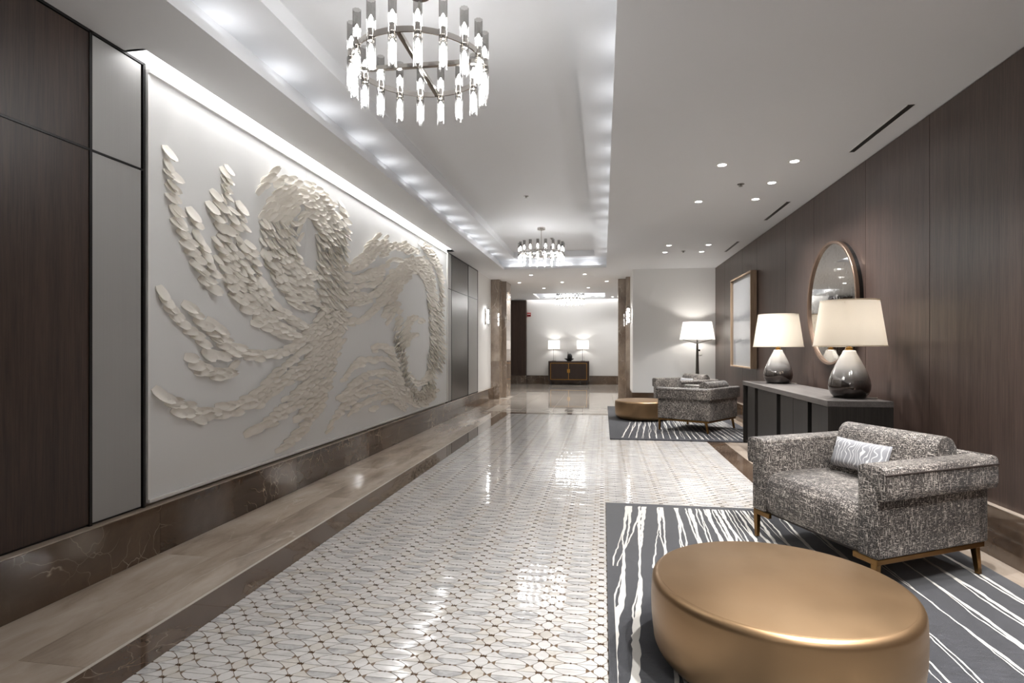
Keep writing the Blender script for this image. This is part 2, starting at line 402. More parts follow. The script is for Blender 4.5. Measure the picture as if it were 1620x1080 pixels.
# ------------------------------------------------------------------ setting: ceiling with tray and lit slots
cl = MB()
TX0, TX1, TY1 = -2.03, .065, 11.65; P = .125
SX0, SX1, SY0, SY1 = -2.606, -2.478, 2.77, 9.33
cl.box(-2.85, TX0, -6.2, SY0, ZC, ZC + .032); cl.box(SX1, TX0, SY0, SY1, ZC, ZC + .032); cl.box(-2.85, TX0, SY1, TY1, ZC, ZC + .032)
cl.box(TX1, 2.5, -6.2, 12.05, ZC, ZC + .032)
cl.box(-2.85, TX1, TY1, 12.05, ZC, ZC + .032)
# lips, pocket backs, step
cl.box(TX0 - .012, TX0, -6.2, TY1, ZC + .032, 2.89); cl.box(TX1, TX1 + .012, -6.2, TY1, ZC + .032, 2.89); cl.box(TX0, TX1, TY1, TY1 + .012, ZC + .032, 2.89)
cl.box(TX0 - P - .02, TX0 - P, -6.2, TY1 + P, ZC + .032, 3.06); cl.box(TX1 + P, TX1 + P + .02, -6.2, TY1 + P, ZC + .032, 3.06); cl.box(TX0 - P, TX1 + P, TY1 + P, TY1 + P + .02, ZC + .032, 3.06)
IX0, IX1, IY1 = -1.79, -.165, 11.41
cl.box(TX0 - P - .02, IX0, -6.2, TY1 + P + .02, 3.04, 3.06); cl.box(IX1, TX1 + P + .02, -6.2, TY1 + P + .02, 3.04, 3.06); cl.box(IX0, IX1, IY1, TY1 + P + .02, 3.04, 3.06)
cl.box(IX0 - .02, IX0, -6.2, IY1 + .02, 3.06, 3.17); cl.box(IX1, IX1 + .02, -6.2, IY1 + .02, 3.06, 3.17); cl.box(IX0, IX1, IY1, IY1 + .02, 3.06, 3.17)
cl.box(IX0 - .02, IX1 + .02, -6.2, IY1 + .02, 3.15, 3.17)
# wall washer slot over the relief
cl.box(SX0 - .02, SX1 + .02, SY0 - .02, SY1 + .02, 3.0, 3.02); cl.box(SX1, SX1 + .02, SY0 - .02, SY1 + .02, ZC + .032, 3.0)
cl.box(SX0 - .02, SX0, SY0 - .02, SY1 + .02, ZC, 3.0); cl.box(SX0, SX1, SY0 - .02, SY0, ZC, 3.0); cl.box(SX0, SX1, SY1, SY1 + .02, ZC, 3.0)
# far part with its own tray
fx0, fx1, fy0, fy1 = -2.08, .06, 16.95, 18.75
cl.box(-4.7, 2.5, 12.05, fy0, ZC, ZC + .06); cl.box(-4.7, fx0, fy0, fy1, ZC, ZC + .06); cl.box(fx1, 2.5, fy0, fy1, ZC, ZC + .06)
cl.box(-4.7, 2.5, fy1, 19.07, ZC, ZC + .06); cl.box(-4.7, -2.57, 19.07, 19.4, ZC, ZC + .06); cl.box(1.1, 2.5, 19.07, 19.4, ZC, ZC + .06)
cl.box(fx0 - .12, fx1 + .12, fy0 - .12, fy1 + .12, 3.1, 3.12)
cl.box(fx0 - .12, fx0 - .1, fy0 - .12, fy1 + .12, 2.89, 3.1); cl.box(fx1 + .1, fx1 + .12, fy0 - .12, fy1 + .12, 2.89, 3.1); cl.box(fx0 - .1, fx1 + .1, fy0 - .12, fy0 - .1, 2.89, 3.1); cl.box(fx0 - .1, fx1 + .1, fy1 + .1, fy1 + .12, 2.89, 3.1)
cl.box(-2.57, 1.1, 19.05, 19.07, ZC, 3.0); cl.box(-2.57, 1.1, 19.07, 19.24, 3.0, 3.02)
ceiling = struct(cl.build('ceiling', M['ceil']))

# lamps hidden in the coves
cv = thing('cove_lighting', 'row of short cove lamps hidden behind the lip of the long ceiling tray', 'cove light', (TX0, 0, ZC))
rc = random.Random(5)
def cove_lamp(x0, x1, y0, y1, z=ZC + .034, m=None, par=cv):
    box('cove_lamp', x0 - par.location.x, x1 - par.location.x, y0, y1, z - par.location.z, z + .022 - par.location.z, m or M['cove'], par)
y = -5.9
while y < 11.4:
    cove_lamp(TX0 - .075, TX0 - .05, y, y + .17); cove_lamp(TX1 + .05, TX1 + .075, y, y + .17); y += .62
x = TX0 + .1
while x < TX1 - .3: cove_lamp(x, x + .30, TY1 + .05, TY1 + .075); x += .5
fcv = thing('cove_lighting', 'cove lamps hidden in the small far ceiling tray', 'cove light', (0, 0, ZC))
for x in (-1.9, -1.3, -.7, -.25): 
    cove_lamp(x, x + .3, fy1 + .03, fy1 + .055, ZC + .062, par=fcv); cove_lamp(x, x + .3, fy0 - .055, fy0 - .03, ZC + .062, par=fcv)
for y in (17.2, 17.9): cove_lamp(fx0 - .06, fx0 - .035, y, y + .3, ZC + .062, par=fcv); cove_lamp(fx1 + .035, fx1 + .06, y, y + .3, ZC + .062, par=fcv)
tag(box('wall_washer_lamp', SX0 + .035, SX1 - .015, SY0 + .02, SY1 - .02, 2.975, 2.998, M['slot']), 'long bright washer lamp recessed in the ceiling slot above the relief', 'wall washer')
ww = bpy.data.objects['wall_washer_lamp']
for q in range(25):
    l_ = light('washer_beam', 'SPOT', (SX1 - .022, SY0 + .14 + q * (SY1 - SY0 - .28) / 24, 2.968), E_WASH, ww, (1, .985, .965), spot_size=math.radians(52), spot_blend=1.0, shadow_soft_size=.012)
    l_.rotation_euler = (0, -.045, 0)
tag(box('wall_washer_lamp', -2.5, 1.05, 19.10, 19.14, 2.975, 2.998, M['farslot']), 'washer lamp recessed in the ceiling slot along the far white wall', 'wall washer')

# ------------------------------------------------------------------ setting: walls
BH = .286
wl = struct(box('wall_left', -2.85, -2.635, -6.2, 14.35, 0, 3.05, M['white']))
def wpanel(name, y0, y1, z0, z1, m, x0=-2.635, x1=-2.605): return box(name, x0, x1, y0, y1, z0, z1, m, wl, bevel=.0015)
JG = .007
SPL = 2.222
def bay(y0, y1, m, nm):
    wpanel(nm, y0 + JG, y1 - JG, BH + .012, SPL - .006, m); wpanel(nm, y0 + JG, y1 - JG, SPL + .006, ZC - .018, m)
box('joint_backing', -2.635, -2.618, -6.2, 2.89, BH, ZC, M['joint'], wl); box('joint_backing', -2.635, -2.618, 9.32, 11.7, BH, ZC, M['joint'], wl)
for a, b in ((-6.2, -4.5), (-4.5, -3.0), (-3.0, -1.2), (-1.2, .65), (.65, 2.547)): bay(a, b, M['woodL'], 'wood_panel')
bay(2.547, 2.88, M['panelgrey'], 'metal_panel')
bay(9.34, 9.615, M['panelgrey'], 'metal_panel'); bay(9.615, 10.85, M['paneldark'], 'metal_panel'); bay(10.85, 11.7, M['panelgrey'], 'metal_panel')
for y_ in (2.547, 2.892, 9.328, 9.615, 10.85, 11.705): box('trim_strip', -2.635, -2.600, y_ - .008, y_ + .008, BH, ZC, M['black'], wl)
for a, b in ((-6.2, 2.89), (9.32, 11.71)):
    box('trim_strip', -2.635, -2.600, a, b, ZC - .014, ZC, M['black'], wl); box('trim_strip', -2.635, -2.601, a, b, SPL - .005, SPL + .005, M['black'], wl)
bl = struct(link('baseboard_left', None))
yy = [-6.2, -4.6, -3.1, -1.55, -.05, 1.46, 2.965, 4.47, 5.97, 7.47, 8.97, 10.47, 11.97, 13.28]
for a, b in zip(yy, yy[1:]): box('baseboard_slab', -2.634, XL, a + .0008, b - .0008, 0, BH - .006, M['brown'], bl, bevel=.002); box('lit_ledge_strip', -2.634, XL, a + .0008, b - .0008, BH - .006, BH, M['tan'], bl, bevel=.001)  # pale top strip paints the washer light on the ledge
wr = struct(box('wall_right', 2.285, 2.5, -6.2, 12.3, 0, 3.05, M['joint']))
seams = [-6.2, -5.0, -4.0, -3.0, -1.75, -.6, .4, 1.63, 2.6, 3.15 , 4.38, 5.36, 6.59, 7.556, 8.92, 9.78, 11.17, 12.05]
for a, b in zip(seams, seams[1:]): box('wood_panel', 2.285, 2.25, a + .0025, b - .0025, BH, ZC - .006, M['woodR'], wr, bevel=.001)
br = struct(link('baseboard_right', None))
for a, b in zip([-6.2, -4.2, -2.6, -1.0, .6, 2.2, 3.8, 5.4, 7.0, 8.6, 10.2, 11.8], [-4.2, -2.6, -1.0, .6, 2.2, 3.8, 5.4, 7.0, 8.6, 10.2, 11.8, 12.05]): box('baseboard_slab', 2.29, XR, a + .0008, b - .0008, 0, BH + .004, M['brown'], br, bevel=.002); box('lit_ledge_strip', 2.29, XR, a + .0008, b - .0008, BH + .004, BH + .01, M['tan'], br, bevel=.001)  # same pale strip, light on the ledge put into its colour
struct(box('wall_alcove', .61, 2.5, 12.05, 12.25, 0, 3.0, M['white'])); struct(box('wall_return', .61, .8, 12.25, 14.3, 0, 3.0, M['white']))
ba = struct(link('baseboard_alcove', None)); box('baseboard_slab', .60, 1.4, 12.035, 12.05, 0, BH, M['brown'], ba); box('baseboard_slab', 1.4015, 2.215, 12.035, 12.05, 0, BH, M['brown'], ba)
box('baseboard_slab', .59, .61, 12.035, 13.24, 0, BH, M['brown'], ba)
struct(box('wall_rear', -2.85, 2.5, -6.4, -6.2, 0, 3.3, M['white']))
wf = struct(box('wall_far', -4.7, 2.5, 19.24, 19.45, 0, 3.1, M['white'])); struct(box('wall_far_left', -4.8, -4.6, 14.3, 19.4, 0, 3.0, M['white'])); struct(box('wall_far_right', 2.3, 2.5, 14.3, 19.4, 0, 3.0, M['white']))
struct(box('wall_portal_left', -4.7, -2.64, 14.2, 14.35, 0, 3.0, M['white'])); struct(box('wall_portal_right', .8, 2.5, 14.2, 14.35, 0, 3.0, M['white']))
bf = struct(link('baseboard_far', None))
for a, b in zip([-2.55, -1.95, -.75, .45, 1.65], [-1.95, -.75, .45, 1.65, 2.3]): box('baseboard_slab', a + .001, b - .001, 19.215, 19.24, 0, BH, M['brown'], bf)
box('wood_panel', -3.7, -2.565, 19.03, 19.24, BH, ZC - .02, M['woodL'], wf); box('baseboard_slab', -3.7, -2.55, 19.0, 19.24, 0, BH, M['brown'], bf)
def pillar(name, xs, label):
    p = struct(link(name, None))
    for (x0, x1, y0, y1) in xs:
        zs = [0, .9, 1.9, ZC]
        for a, b in zip(zs, zs[1:]): box('marble_block', x0, x1, y0, y1, a + .0006, b - .0006, M['pillar'], p, bevel=.003)
    return p
pillar('trim_1', [(-2.634, -2.43, 13.28, 13.71), (-2.634, -2.33, 13.711, 14.36)], '')
pillar('trim_2', [(.513, .61, 13.24, 13.64), (.353, .8, 13.641, 14.36)], '')

# ------------------------------------------------------------------ relief wall art
AX = -2.602
def on_left(px, py):
    a = (px - 810) / FPX; b = (HY - py) / FPX; c, s = math.cos(YAW), math.sin(YAW)
    t = AX / (-s + a * c); return ((c + a * s) * t, CAMH + b * t)
art = thing('relief_wall_art', 'huge white relief panel with swirling plaster petals on the left wall', 'wall art', (AX, 6.0, BH))
AY0, AY1, AZ0, AZ1 = 2.912, 9.306, BH + .022, 2.812
def abox(name, x0, x1, y0, y1, z0, z1, m, **kw): 
    return MB().box(x0 - AX, x1 - AX, y0 - 6, y1 - 6, z0 - BH, z1 - BH).build(name, m, art, **kw)
abox('panel_sheet', -2.634, AX, AY0, 4.695, AZ0, AZ1, M['plaster']); abox('panel_sheet', -2.634, AX, 4.697, AY1, AZ0, AZ1, M['plaster'])
FW, FD = .018, .020
abox('frame_bar', AX, AX + FD, AY0, AY1, AZ1 - FW, AZ1, M['offwhite']); abox('frame_bar', AX, AX + FD, AY0, AY1, AZ0, AZ0 + FW, M['offwhite'])
abox('frame_bar', AX, AX + .008, AY0, AY0 + FW, AZ0 + FW, AZ1 - FW, M['offwhite']); abox('frame_bar', AX, AX + FD, AY1 - FW, AY1, AZ0 + FW, AZ1 - FW, M['offwhite'])
ST = """262,234,8 264,262,17 267,304,18 274,335,18 287,376,16 305,407,18 318,438,18 328,451,9
298,331,6 306,356,10 313,374,10 320,392,10 325,410,10 331,428,11 337,438,8
329,322,7 337,345,10 355,363,8
335,304,7 342,324,9 348,343,8
353,262,15 355,286,13 356,314,13 362,337,11 370,366,11 378,387,10 386,407,9 391,433,9
376,321,5 379,345,10 385,366,8
386,384,13 399,415,12 407,442,8 417,461,8 435,487,11 453,502,14 472,514,12 480,514,6
345,372,26 352,395,36 362,420,44 376,447,48 390,470,44 405,488,34 425,505,22 445,522,20 463,529,10
396,511,12 414,515,10 438,528,10 451,533,9
251,453,11 261,479,17 277,502,16 293,520,16 311,538,15 329,557,12 352,563,7
291,480,7 306,500,12 321,518,14 342,536,18 360,549,20 386,559,18 412,561,16 428,561,14 447,556,14 464,545,16 482,530,18 500,514,18 510,495,18
325,506,8 347,526,8
293,564,10 306,577,17 321,588,20 339,592,20 357,590,16 369,578,9
234,604,7 246,619,12 267,637,22 287,647,24 308,655,26 331,654,24 365,645,26 401,629,22 433,592,11 467,562,10 488,543,12 502,520,14 512,498,16
401,641,12 440,610,18 464,590,22 482,578,22 500,553,22 516,532,24 530,512,24 533,497,24
387,686,9 402,680,10 416,672,16 434,657,20 452,643,24 471,626,26 485,612,28 500,582,34 516,562,30 526,542,26 530,520,24
464,667,7 480,650,14 494,632,20 506,616,18 515,603,14 519,592,12 524,570,10
437,714,9 452,701,13 469,684,15 486,663,15 500,644,12 508,630,8
436,349,58 443,323,50 460,305,36 479,308,30 497,323,30 509,338,38 519,356,46 523,380,46 521,405,44 521,430,44 522,460,44 525,490,40 529,520,28
436,349,58 438,392,54 446,416,52 458,438,48 473,458,38 487,470,22 497,476,10
414,398,6 423,413,7 431,435,7 440,451,12 455,469,13 470,484,12 490,489,8
472,380,4 470,356,8 477,343,10 484,337,10 493,343,8 497,356,5
465,387,4 462,398,6 470,413,8 478,426,10 489,434,11 499,438,9
406,308,9 415,290,12 430,273,5
432,292,6 441,284,8 459,283,6
482,290,6 498,300,8 515,318,8 522,328,7
535,318,5 538,331,7 545,349,7 547,368,5 545,385,4 545,398,4 544,411,3
595,370,4 591,382,6 582,394,7 569,408,9 553,421,9 544,426,8
582,383,6 577,392,6
608,379,4 600,390,6 591,399,7 582,410,12 569,420,12 556,426,11
604,425,10 588,433,18 573,440,16 556,440,14 542,439,13
614,412,4 608,421,5
601,440,5 592,447,9 580,451,10 566,453,10 549,455,13 541,457,12
592,462,8 582,469,10 569,468,12 556,468,12 541,469,13
583,475,9 569,477,14 556,478,13 543,479,12
619,430,6 613,442,8 605,452,8 592,462,7
613,474,22 618,456,24 630,439,22 641,425,26 654,418,26 667,422,26 675,438,18 680,457,14 683,477,16 684,500,13 685,519,13 686,544,13 683,571,15 681,597,14 677,616,19 665,630,20 654,626,18 644,612,14 638,589,14 634,565,16 630,544,17 627,521,10 630,492,7
663,383,5 676,398,10 688,417,9 696,440,7 697,461,6 696,490,7 697,528,7 699,558,6 695,588,4
690,484,6 691,519,6 692,548,6 690,577,5
601,404,6 610,394,12 623,390,14 637,391,14 649,395,11 657,398,6
619,409,6 632,412,7
591,484,8 599,479,12 606,468,13
543,505,14 555,509,14 568,507,8 582,497,9 592,488,7
605,501,6 611,486,8 615,474,10
611,513,5 619,492,9 625,480,10
657,502,9 646,506,10 640,523,10 634,544,12
669,509,5 662,507,8
657,529,5 646,533,8 638,546,8
588,552,7 597,547,9 611,552,10 619,564,8 625,583,8 630,602,10 636,620,12
539,602,4 553,583,7 568,571,10 588,569,10 607,569,7 619,577,6
531,630,4 549,614,7 560,604,8 580,591,8 599,589,12 617,593,12 630,612,10 638,633,9
537,633,5 555,620,8 574,608,7 594,604,6 611,608,7 625,622,9 636,641,9
515,686,4 522,668,5 531,655,9 549,635,12 568,624,10 588,616,10 607,616,12 623,630,10 634,645,7
551,657,4 560,645,8 578,635,7 597,628,9 615,628,12 627,635,10
584,647,4 590,644,4
603,639,5 617,633,6
638,620,8 650,635,10 662,639,10 675,633,10 685,616,8
646,593,5 654,604,8 663,606,8 673,599,8 679,585,8"""
def petal_mesh(seed):
    r = random.Random(seed); nx, ny = 4, 5; mb = MB(); top = []; bot = []
    cup = r.uniform(.10, .22); curl = r.uniform(.42, .6)
    for j in range(ny + 1):
        t = j / ny; w = .5 * (math.sin(PI * min(1, .16 + .80 * t)) ** .55) if t < .6 else .5 * math.sqrt(max(.04, 1 - ((t - .6) / .42) ** 2))
        for i in range(nx + 1):
            u = i / nx * 2 - 1
            z = -.03 + curl * t ** 1.0 + cup * u * u * (.2 + .8 * t) - cup * .3 * t
            if t > .85: z += .05
            top.append((u * w, t - .12, max(z, .03))); bot.append((u * w, t - .12, max(z, .03) - .07))
    n = len(top); f = []
    id_ = lambda i, j: j * (nx + 1) + i
    for j in range(ny):
        for i in range(nx):
            q = (id_(i, j), id_(i + 1, j), id_(i + 1, j + 1), id_(i, j + 1)); f.append(q); f.append(tuple(n + a for a in q[::-1]))
    ring = [id_(i, 0) for i in range(nx)] + [id_(nx, j) for j in range(ny)] + [id_(i, ny) for i in range(nx, 0, -1)] + [id_(0, j) for j in range(ny, 0, -1)]
    for a, b in zip(ring, ring[1:] + ring[:1]): f.append((b, a, n + a, n + b))
    mb.add(top + bot, f); return mb
PV = [petal_mesh(s_) for s_ in range(4)]
PM = [p.mesh('petal', M['petal'], 50) for p in PV]
rp = random.Random(11); pets = []
def crom(p, i, t):
    a, b, c, d = (p[max(0, min(len(p) - 1, i + k_))] for k_ in (-1, 0, 1, 2))
    return [0.5 * (2 * b[m] + (c[m] - a[m]) * t + (2 * a[m] - 5 * b[m] + 4 * c[m] - d[m]) * t * t + (3 * b[m] - a[m] - 3 * c[m] + d[m]) * t ** 3) for m in range(3)]
for line in ST.split('\n'):
    pts = [tuple(float(q) for q in w_.split(',')) for w_ in line.split()]
    if pts[0][0] > 540 and pts[-1][0] < pts[0][0] - 4 and len(pts) < 12: pts = pts[::-1]
    fine = [crom(pts, i, t / 16) for i in range(len(pts) - 1) for t in range(16)] + [list(pts[-1])]
    acc = 1.0; row = 0
    for i in range(len(fine) - 1):
        p, q = fine[i], fine[i + 1]
        P0, P1 = Vector(on_left(p[0], p[1])), Vector(on_left(q[0], q[1])); acc += (P1 - P0).length
        far = max(0, min(1, (P0.x - 3.5) / 5))
        step = .064 + .004 * far
        if acc < step: continue
        acc = 0; row += 1
        tx, ty = q[0] - p[0], q[1] - p[1]; l_ = math.hypot(tx, ty) or 1; nx_, ny_ = -ty / l_, tx / l_
        wpx = max(p[2], 2)
        L_, R_ = Vector(on_left(p[0] - nx_ * wpx / 2, p[1] - ny_ * wpx / 2)), Vector(on_left(p[0] + nx_ * wpx / 2, p[1] + ny_ * wpx / 2))
        wm = max(0, (R_ - L_).length - .05); sp = .057 + .002 * far; n_ = round(wm / sp) + 1; dr = (P1 - P0).normalized()
        for k_ in range(n_):
            fr = (k_ / (n_ - 1) - .5) * (wm / (wm + .05)) * (1 if row % 2 else (n_ - 1) / n_) + .5 if n_ > 1 else .5
            pos = L_.lerp(R_, fr) + Vector((rp.gauss(0, .006), rp.gauss(0, .006)))
            ang = math.atan2(dr.y, dr.x) + rp.gauss(0, .2)
            sz = rp.uniform(.85, 1.15) * (1.25 if n_ == 1 and P0.x < 4.2 else 1.0)
            pets.append((pos.x, pos.y, ang, .054 * sz * rp.uniform(.9, 1.1), .077 * sz, rp.randrange(4), rp.uniform(.7, 1.25)))
pets = [p for p in pets if AY0 + .03 < p[0] < AY1 - .03 and AZ0 + .03 < p[1] < AZ1 - .04]
pets.sort(key=lambda p: p[0])
rest = MB()
for idx, (py, pz, ang, w_, l_, kd, lf) in enumerate(pets):
    # local x across, y along, z out of the wall (+X)
    cy, cz = math.cos(ang), math.sin(ang)
    Mx = Matrix(((0, 0, .084 * lf, 0), (-cz * w_, cy * l_, 0, py - 6), (cy * w_, cz * l_, 0, pz - BH), (0, 0, 0, 1)))
    if Mx.to_3x3().determinant() < 0: Mx = Matrix(((0, 0, .084 * lf, 0), (cz * w_, cy * l_, 0, py - 6), (-cy * w_, cz * l_, 0, pz - BH), (0, 0, 0, 1)))
    if idx < 300:
        o = link('petal', PM[kd], art); o.matrix_basis = Mx
    else: rest.add([Mx @ Vector(v) for v in PV[kd].v], PV[kd].f)
print('petals', len(pets))
stuff(rest.build('petals', M['petal'], art, smooth=50))

# ------------------------------------------------------------------ chandeliers
def make_chandelier(loc, label, zc, R=.355, nt=18):
    t = thing('chandelier', label, 'chandelier', loc)
    mb = MB(); mb.lathe([(R - .004, -.014), (R + .004, -.014), (R + .004, .014), (R - .004, .014), (R - .004, -.014)], 64, cap=False); mb.build('ring', M['chrome'], t, smooth=40)
    for a in (.02, .02 + PI / 2):
        o = box('cross_bar', -R, R, -.012, .012, -.012, .012, M['chrome'], t, bevel=.002); o.rotation_euler.z = a
    MB().tube([(0, 0, 0), (0, 0, zc - .03)], .007, 10).build('stem', M['chrome'], t, smooth=40)
    MB().lathe([(.062, zc - .035), (.065, zc - .03), (.065, zc)], 28).build('canopy', M['chrome'], t, smooth=40)
    hm = MB().lathe([(.010, -.034), (.017, -.03), (.017, -.012), (.02, -.01), (.02, .01), (.017, .012), (.017, .03), (.010, .034)], 12).mesh('candle_holder', M['chrome'], 40)
    def tub(z0, z1, zs):
        mb = MB()
        prof = [[(.0205 * (1 + .10 * (-1) ** k_) * math.cos(2 * PI * k_ / 16), .0205 * (1 + .10 * (-1) ** k_) * math.sin(2 * PI * k_ / 16)) for k_ in range(16)]]
        v = []; f = []; mi = []
        zz = [z0, zs, z1]
        for z in zz: v += [(x, y, z) for x, y in prof[0]]
        for i in range(2):
            for k_ in range(16): f.append((i * 16 + k_, i * 16 + (k_ + 1) % 16, (i + 1) * 16 + (k_ + 1) % 16, (i + 1) * 16 + k_)); mi.append(i)
        mb.v, mb.f, mb.m = v, f, mi; return mb
    up = tub(.012, .172, .075).mesh('glass_tube', [M['glass'], M['smoke']])
    dn = tub(-.012, -.182, -.05).mesh('glass_tube', [M['smoke'], M['glass']])
    bu = MB().lathe([(.004, .032), (.0105, .038), (.0125, .06), (.010, .082), (.003, .098)], 8).mesh('bulb', M['bulb'], 60)
    bd = MB().lathe([(.004, -.16), (.011, -.15), (.0125, -.1), (.0105, -.058), (.004, -.045)], 8).mesh('bulb', M['bulb'], 60)
    for i in range(nt):
        a = 2 * PI * (i + .36) / nt
        h = link('candle_holder', hm, t, ((R + .0) * math.cos(a), (R + .0) * math.sin(a), 0), (0, 0, a))
        link('glass_tube', up, h); link('glass_tube', dn, h); link('bulb', bu, h); link('bulb', bd, h)
    return t
CHX = -.985
CA = math.cos(YAW)
ch1 = make_chandelier((CHX, 2.97, 2.735), 'near round chandelier of paired glass tubes on a nickel ring, largest in view', 3.15 - 2.735)
ch2 = copy_tree(ch1); ch2.location = (CHX, 9.15, 2.735); ch2['label'] = 'middle-distance chandelier of glass tubes hanging at the end of the long ceiling tray'
ch0 = copy_tree(ch1); ch0.location = (CHX, -3.2, 2.735); ch0['label'] = 'unseen chandelier of glass tubes, added behind the camera for light'  # extra chandelier out of view, added to light the visible room
ch3 = make_chandelier((-1.0, 17.75, 2.735), 'farthest chandelier, hanging above the far console and lamps', 3.1 - 2.735, .42, 22)

# ------------------------------------------------------------------ wall sconces
def sconce(loc, rz, label):
    t = thing('wall_sconce', label, 'wall lamp', loc, rz)
    box('back_plate', 0, .012, -.05, .05, -.18, .18, M['chrome'], t, bevel=.002)
    MB().box(.012, .04, -.012, .012, -.1, -.08).box(.012, .04, -.012, .012, .08, .1).build('bracket', M['chrome'], t)
    rs = random.Random(4)
    for i, (dx, dy, h) in enumerate([(.045, 0, .27), (.075, -.03, .22), (.075, .03, .23), (.06, -.055, .17), (.06, .055, .18), (.1, 0, .19)]):
        mb = MB().lathe([(.013, -h), (.015, -h + .004), (.015, h - .004), (.013, h)], 8, dx, dy); mb.build('glass_rod', M['glass'], t)
    for dx, dy in ((.055, 0), (.072, -.028), (.072, .028)):
        for z in (-.11, 0, .11): MB().lathe([(.004, z - .042), (.011, z - .036), (.011, z + .036), (.004, z + .042)], 8, dx, dy).build('bulb', M['bulb'], t)
sconce((-2.634, 12.6, 1.92), 0, 'glass rod wall sconce on the white wall left of the portal')
sconce((.61, 12.62, 1.92), PI, 'glass rod wall sconce on the narrow return wall right of the portal')

# ------------------------------------------------------------------ ceiling fittings
dtrim = MB().lathe([(.036, -.001), (.055, -.003), (.058, 0), (.055, .002), (.036, .002), (.036, -.001)], 28, cap=False).mesh('trim_ring', M['offwhite'], 40)
dlens = MB().lathe([(.036, .001), (.036, .003)], 28).mesh('lens', M['lens'])
def downlight(x, y, label, e=1.0, group=None, size=1.0):
    t = thing('downlight', label, 'downlight', (x, y, ZC - .0005), 0, group)
    link('trim_ring', dtrim, t, (0, 0, 0)); link('lens', dlens, t, (0, 0, -.003))
    l_ = light('downlight_beam', 'SPOT', (0, 0, -.012), E_DOWN * e, t, (1, .99, .98), spot_size=math.radians(120), spot_blend=1.0, shadow_soft_size=.035)
    return t
for x, y, lb in [(1.05, 5.315, 'recessed downlight farthest from the wood wall in the nearest row'), (1.656, 5.31, 'recessed downlight nearest the camera along the wood wall'),
                 (1.648, 5.96, 'recessed downlight beside the nearer round sprinkler'), (1.652, 6.59, 'third recessed downlight along the wood wall, past the nearer sprinkler'),
                 (1.053, 6.60, 'recessed downlight left of the nearer sprinkler, second row'), (1.035, 9.33, 'small recessed downlight above the far table, front left of four'),
                 (1.648, 9.37, 'small recessed downlight above the far armchairs, front right of four'), (1.043, 9.99, 'small recessed downlight above the far table, back left of four'),
                 (1.649, 10.02, 'small recessed downlight above the far armchairs, back right of four')]: downlight(x, y, lb, .62)
for x, y, lb in [(-1.59, 12.62, 'recessed downlight just past the tray, left of the pair'), (-.4, 12.65, 'recessed downlight just past the tray, right of the pair'),
                 (-2.06, 14.05, 'recessed downlight before the far room, leftmost of three'), (-1.0, 14.1, 'recessed downlight before the far room, middle of three'),
                 (.09, 14.06, 'recessed downlight before the far room, rightmost of three'), (-1.59, 15.43, 'faint recessed downlight in the far ceiling, left of the pair'),
                 (-.39, 15.49, 'faint recessed downlight in the far ceiling, right of the pair'), (.3, 18.35, 'recessed downlight closest to the far white wall')]: downlight(x, y, lb, .45)
for x, y, lb in [(1.05, 1.3, 'unseen recessed downlight above the near rug, nearer the corridor'), (1.65, 1.3, 'unseen recessed downlight above the near rug, nearer the wood wall'), (1.05, 2.6, 'unseen recessed downlight above the near armchair, nearer the corridor'), (1.65, 2.6, 'unseen recessed downlight above the near armchair, nearer the wood wall'), (1.05, -.8, 'unseen downlight added behind the camera, nearer the corridor'), (1.65, -.8, 'unseen downlight added behind the camera, nearer the wood wall'), (1.35, -3.0, 'unseen downlight added far behind the camera')]: downlight(x, y, lb)  # downlights out of view; those behind the camera are added for light
def sprinkler(x, y, z, label):
    t = thing('sprinkler', label, 'sprinkler', (x, y, z))
    MB().lathe([(.03, -.002), (.034, -.004), (.034, 0)], 20).build('escutcheon', M['sprk'], t, smooth=40)
    MB().lathe([(.008, -.022), (.018, -.024), (.018, -.02), (.008, -.018), (.008, 0)], 14).build('deflector', M['sprk'], t, smooth=40)
sprinkler(1.356, 5.96, ZC, 'small metal sprinkler among the nearer right downlights'); sprinkler(1.334, 9.91, ZC, 'small metal sprinkler among the far right downlights')
sprinkler(-.975, 7.22, 3.15, 'small sprinkler in the tray ceiling between the two chandeliers'); sprinkler(-.996 + .1, 10.05, 3.15, 'small sprinkler in the tray ceiling behind the second chandelier')
for (y0, y1, lb) in [(4.2, 5.13, 'long black slot diffuser nearest the camera in the right ceiling'), (6.765, 7.68, 'middle black slot diffuser in the right ceiling'), (9.165, 10.08, 'farthest short black slot diffuser in the right ceiling')]:
    t = thing('slot_diffuser', lb, 'air vent', (2.045, y0, ZC))
    box('slot', -.022, .022, 0, y1 - y0, -.003, 0, M['black'], t); box('rim', -.024, -.022, -.003, y1 - y0 + .003, -.005, 0, M['offwhite'], t); box('rim', .022, .024, -.003, y1 - y0 + .003, -.005, 0, M['offwhite'], t)

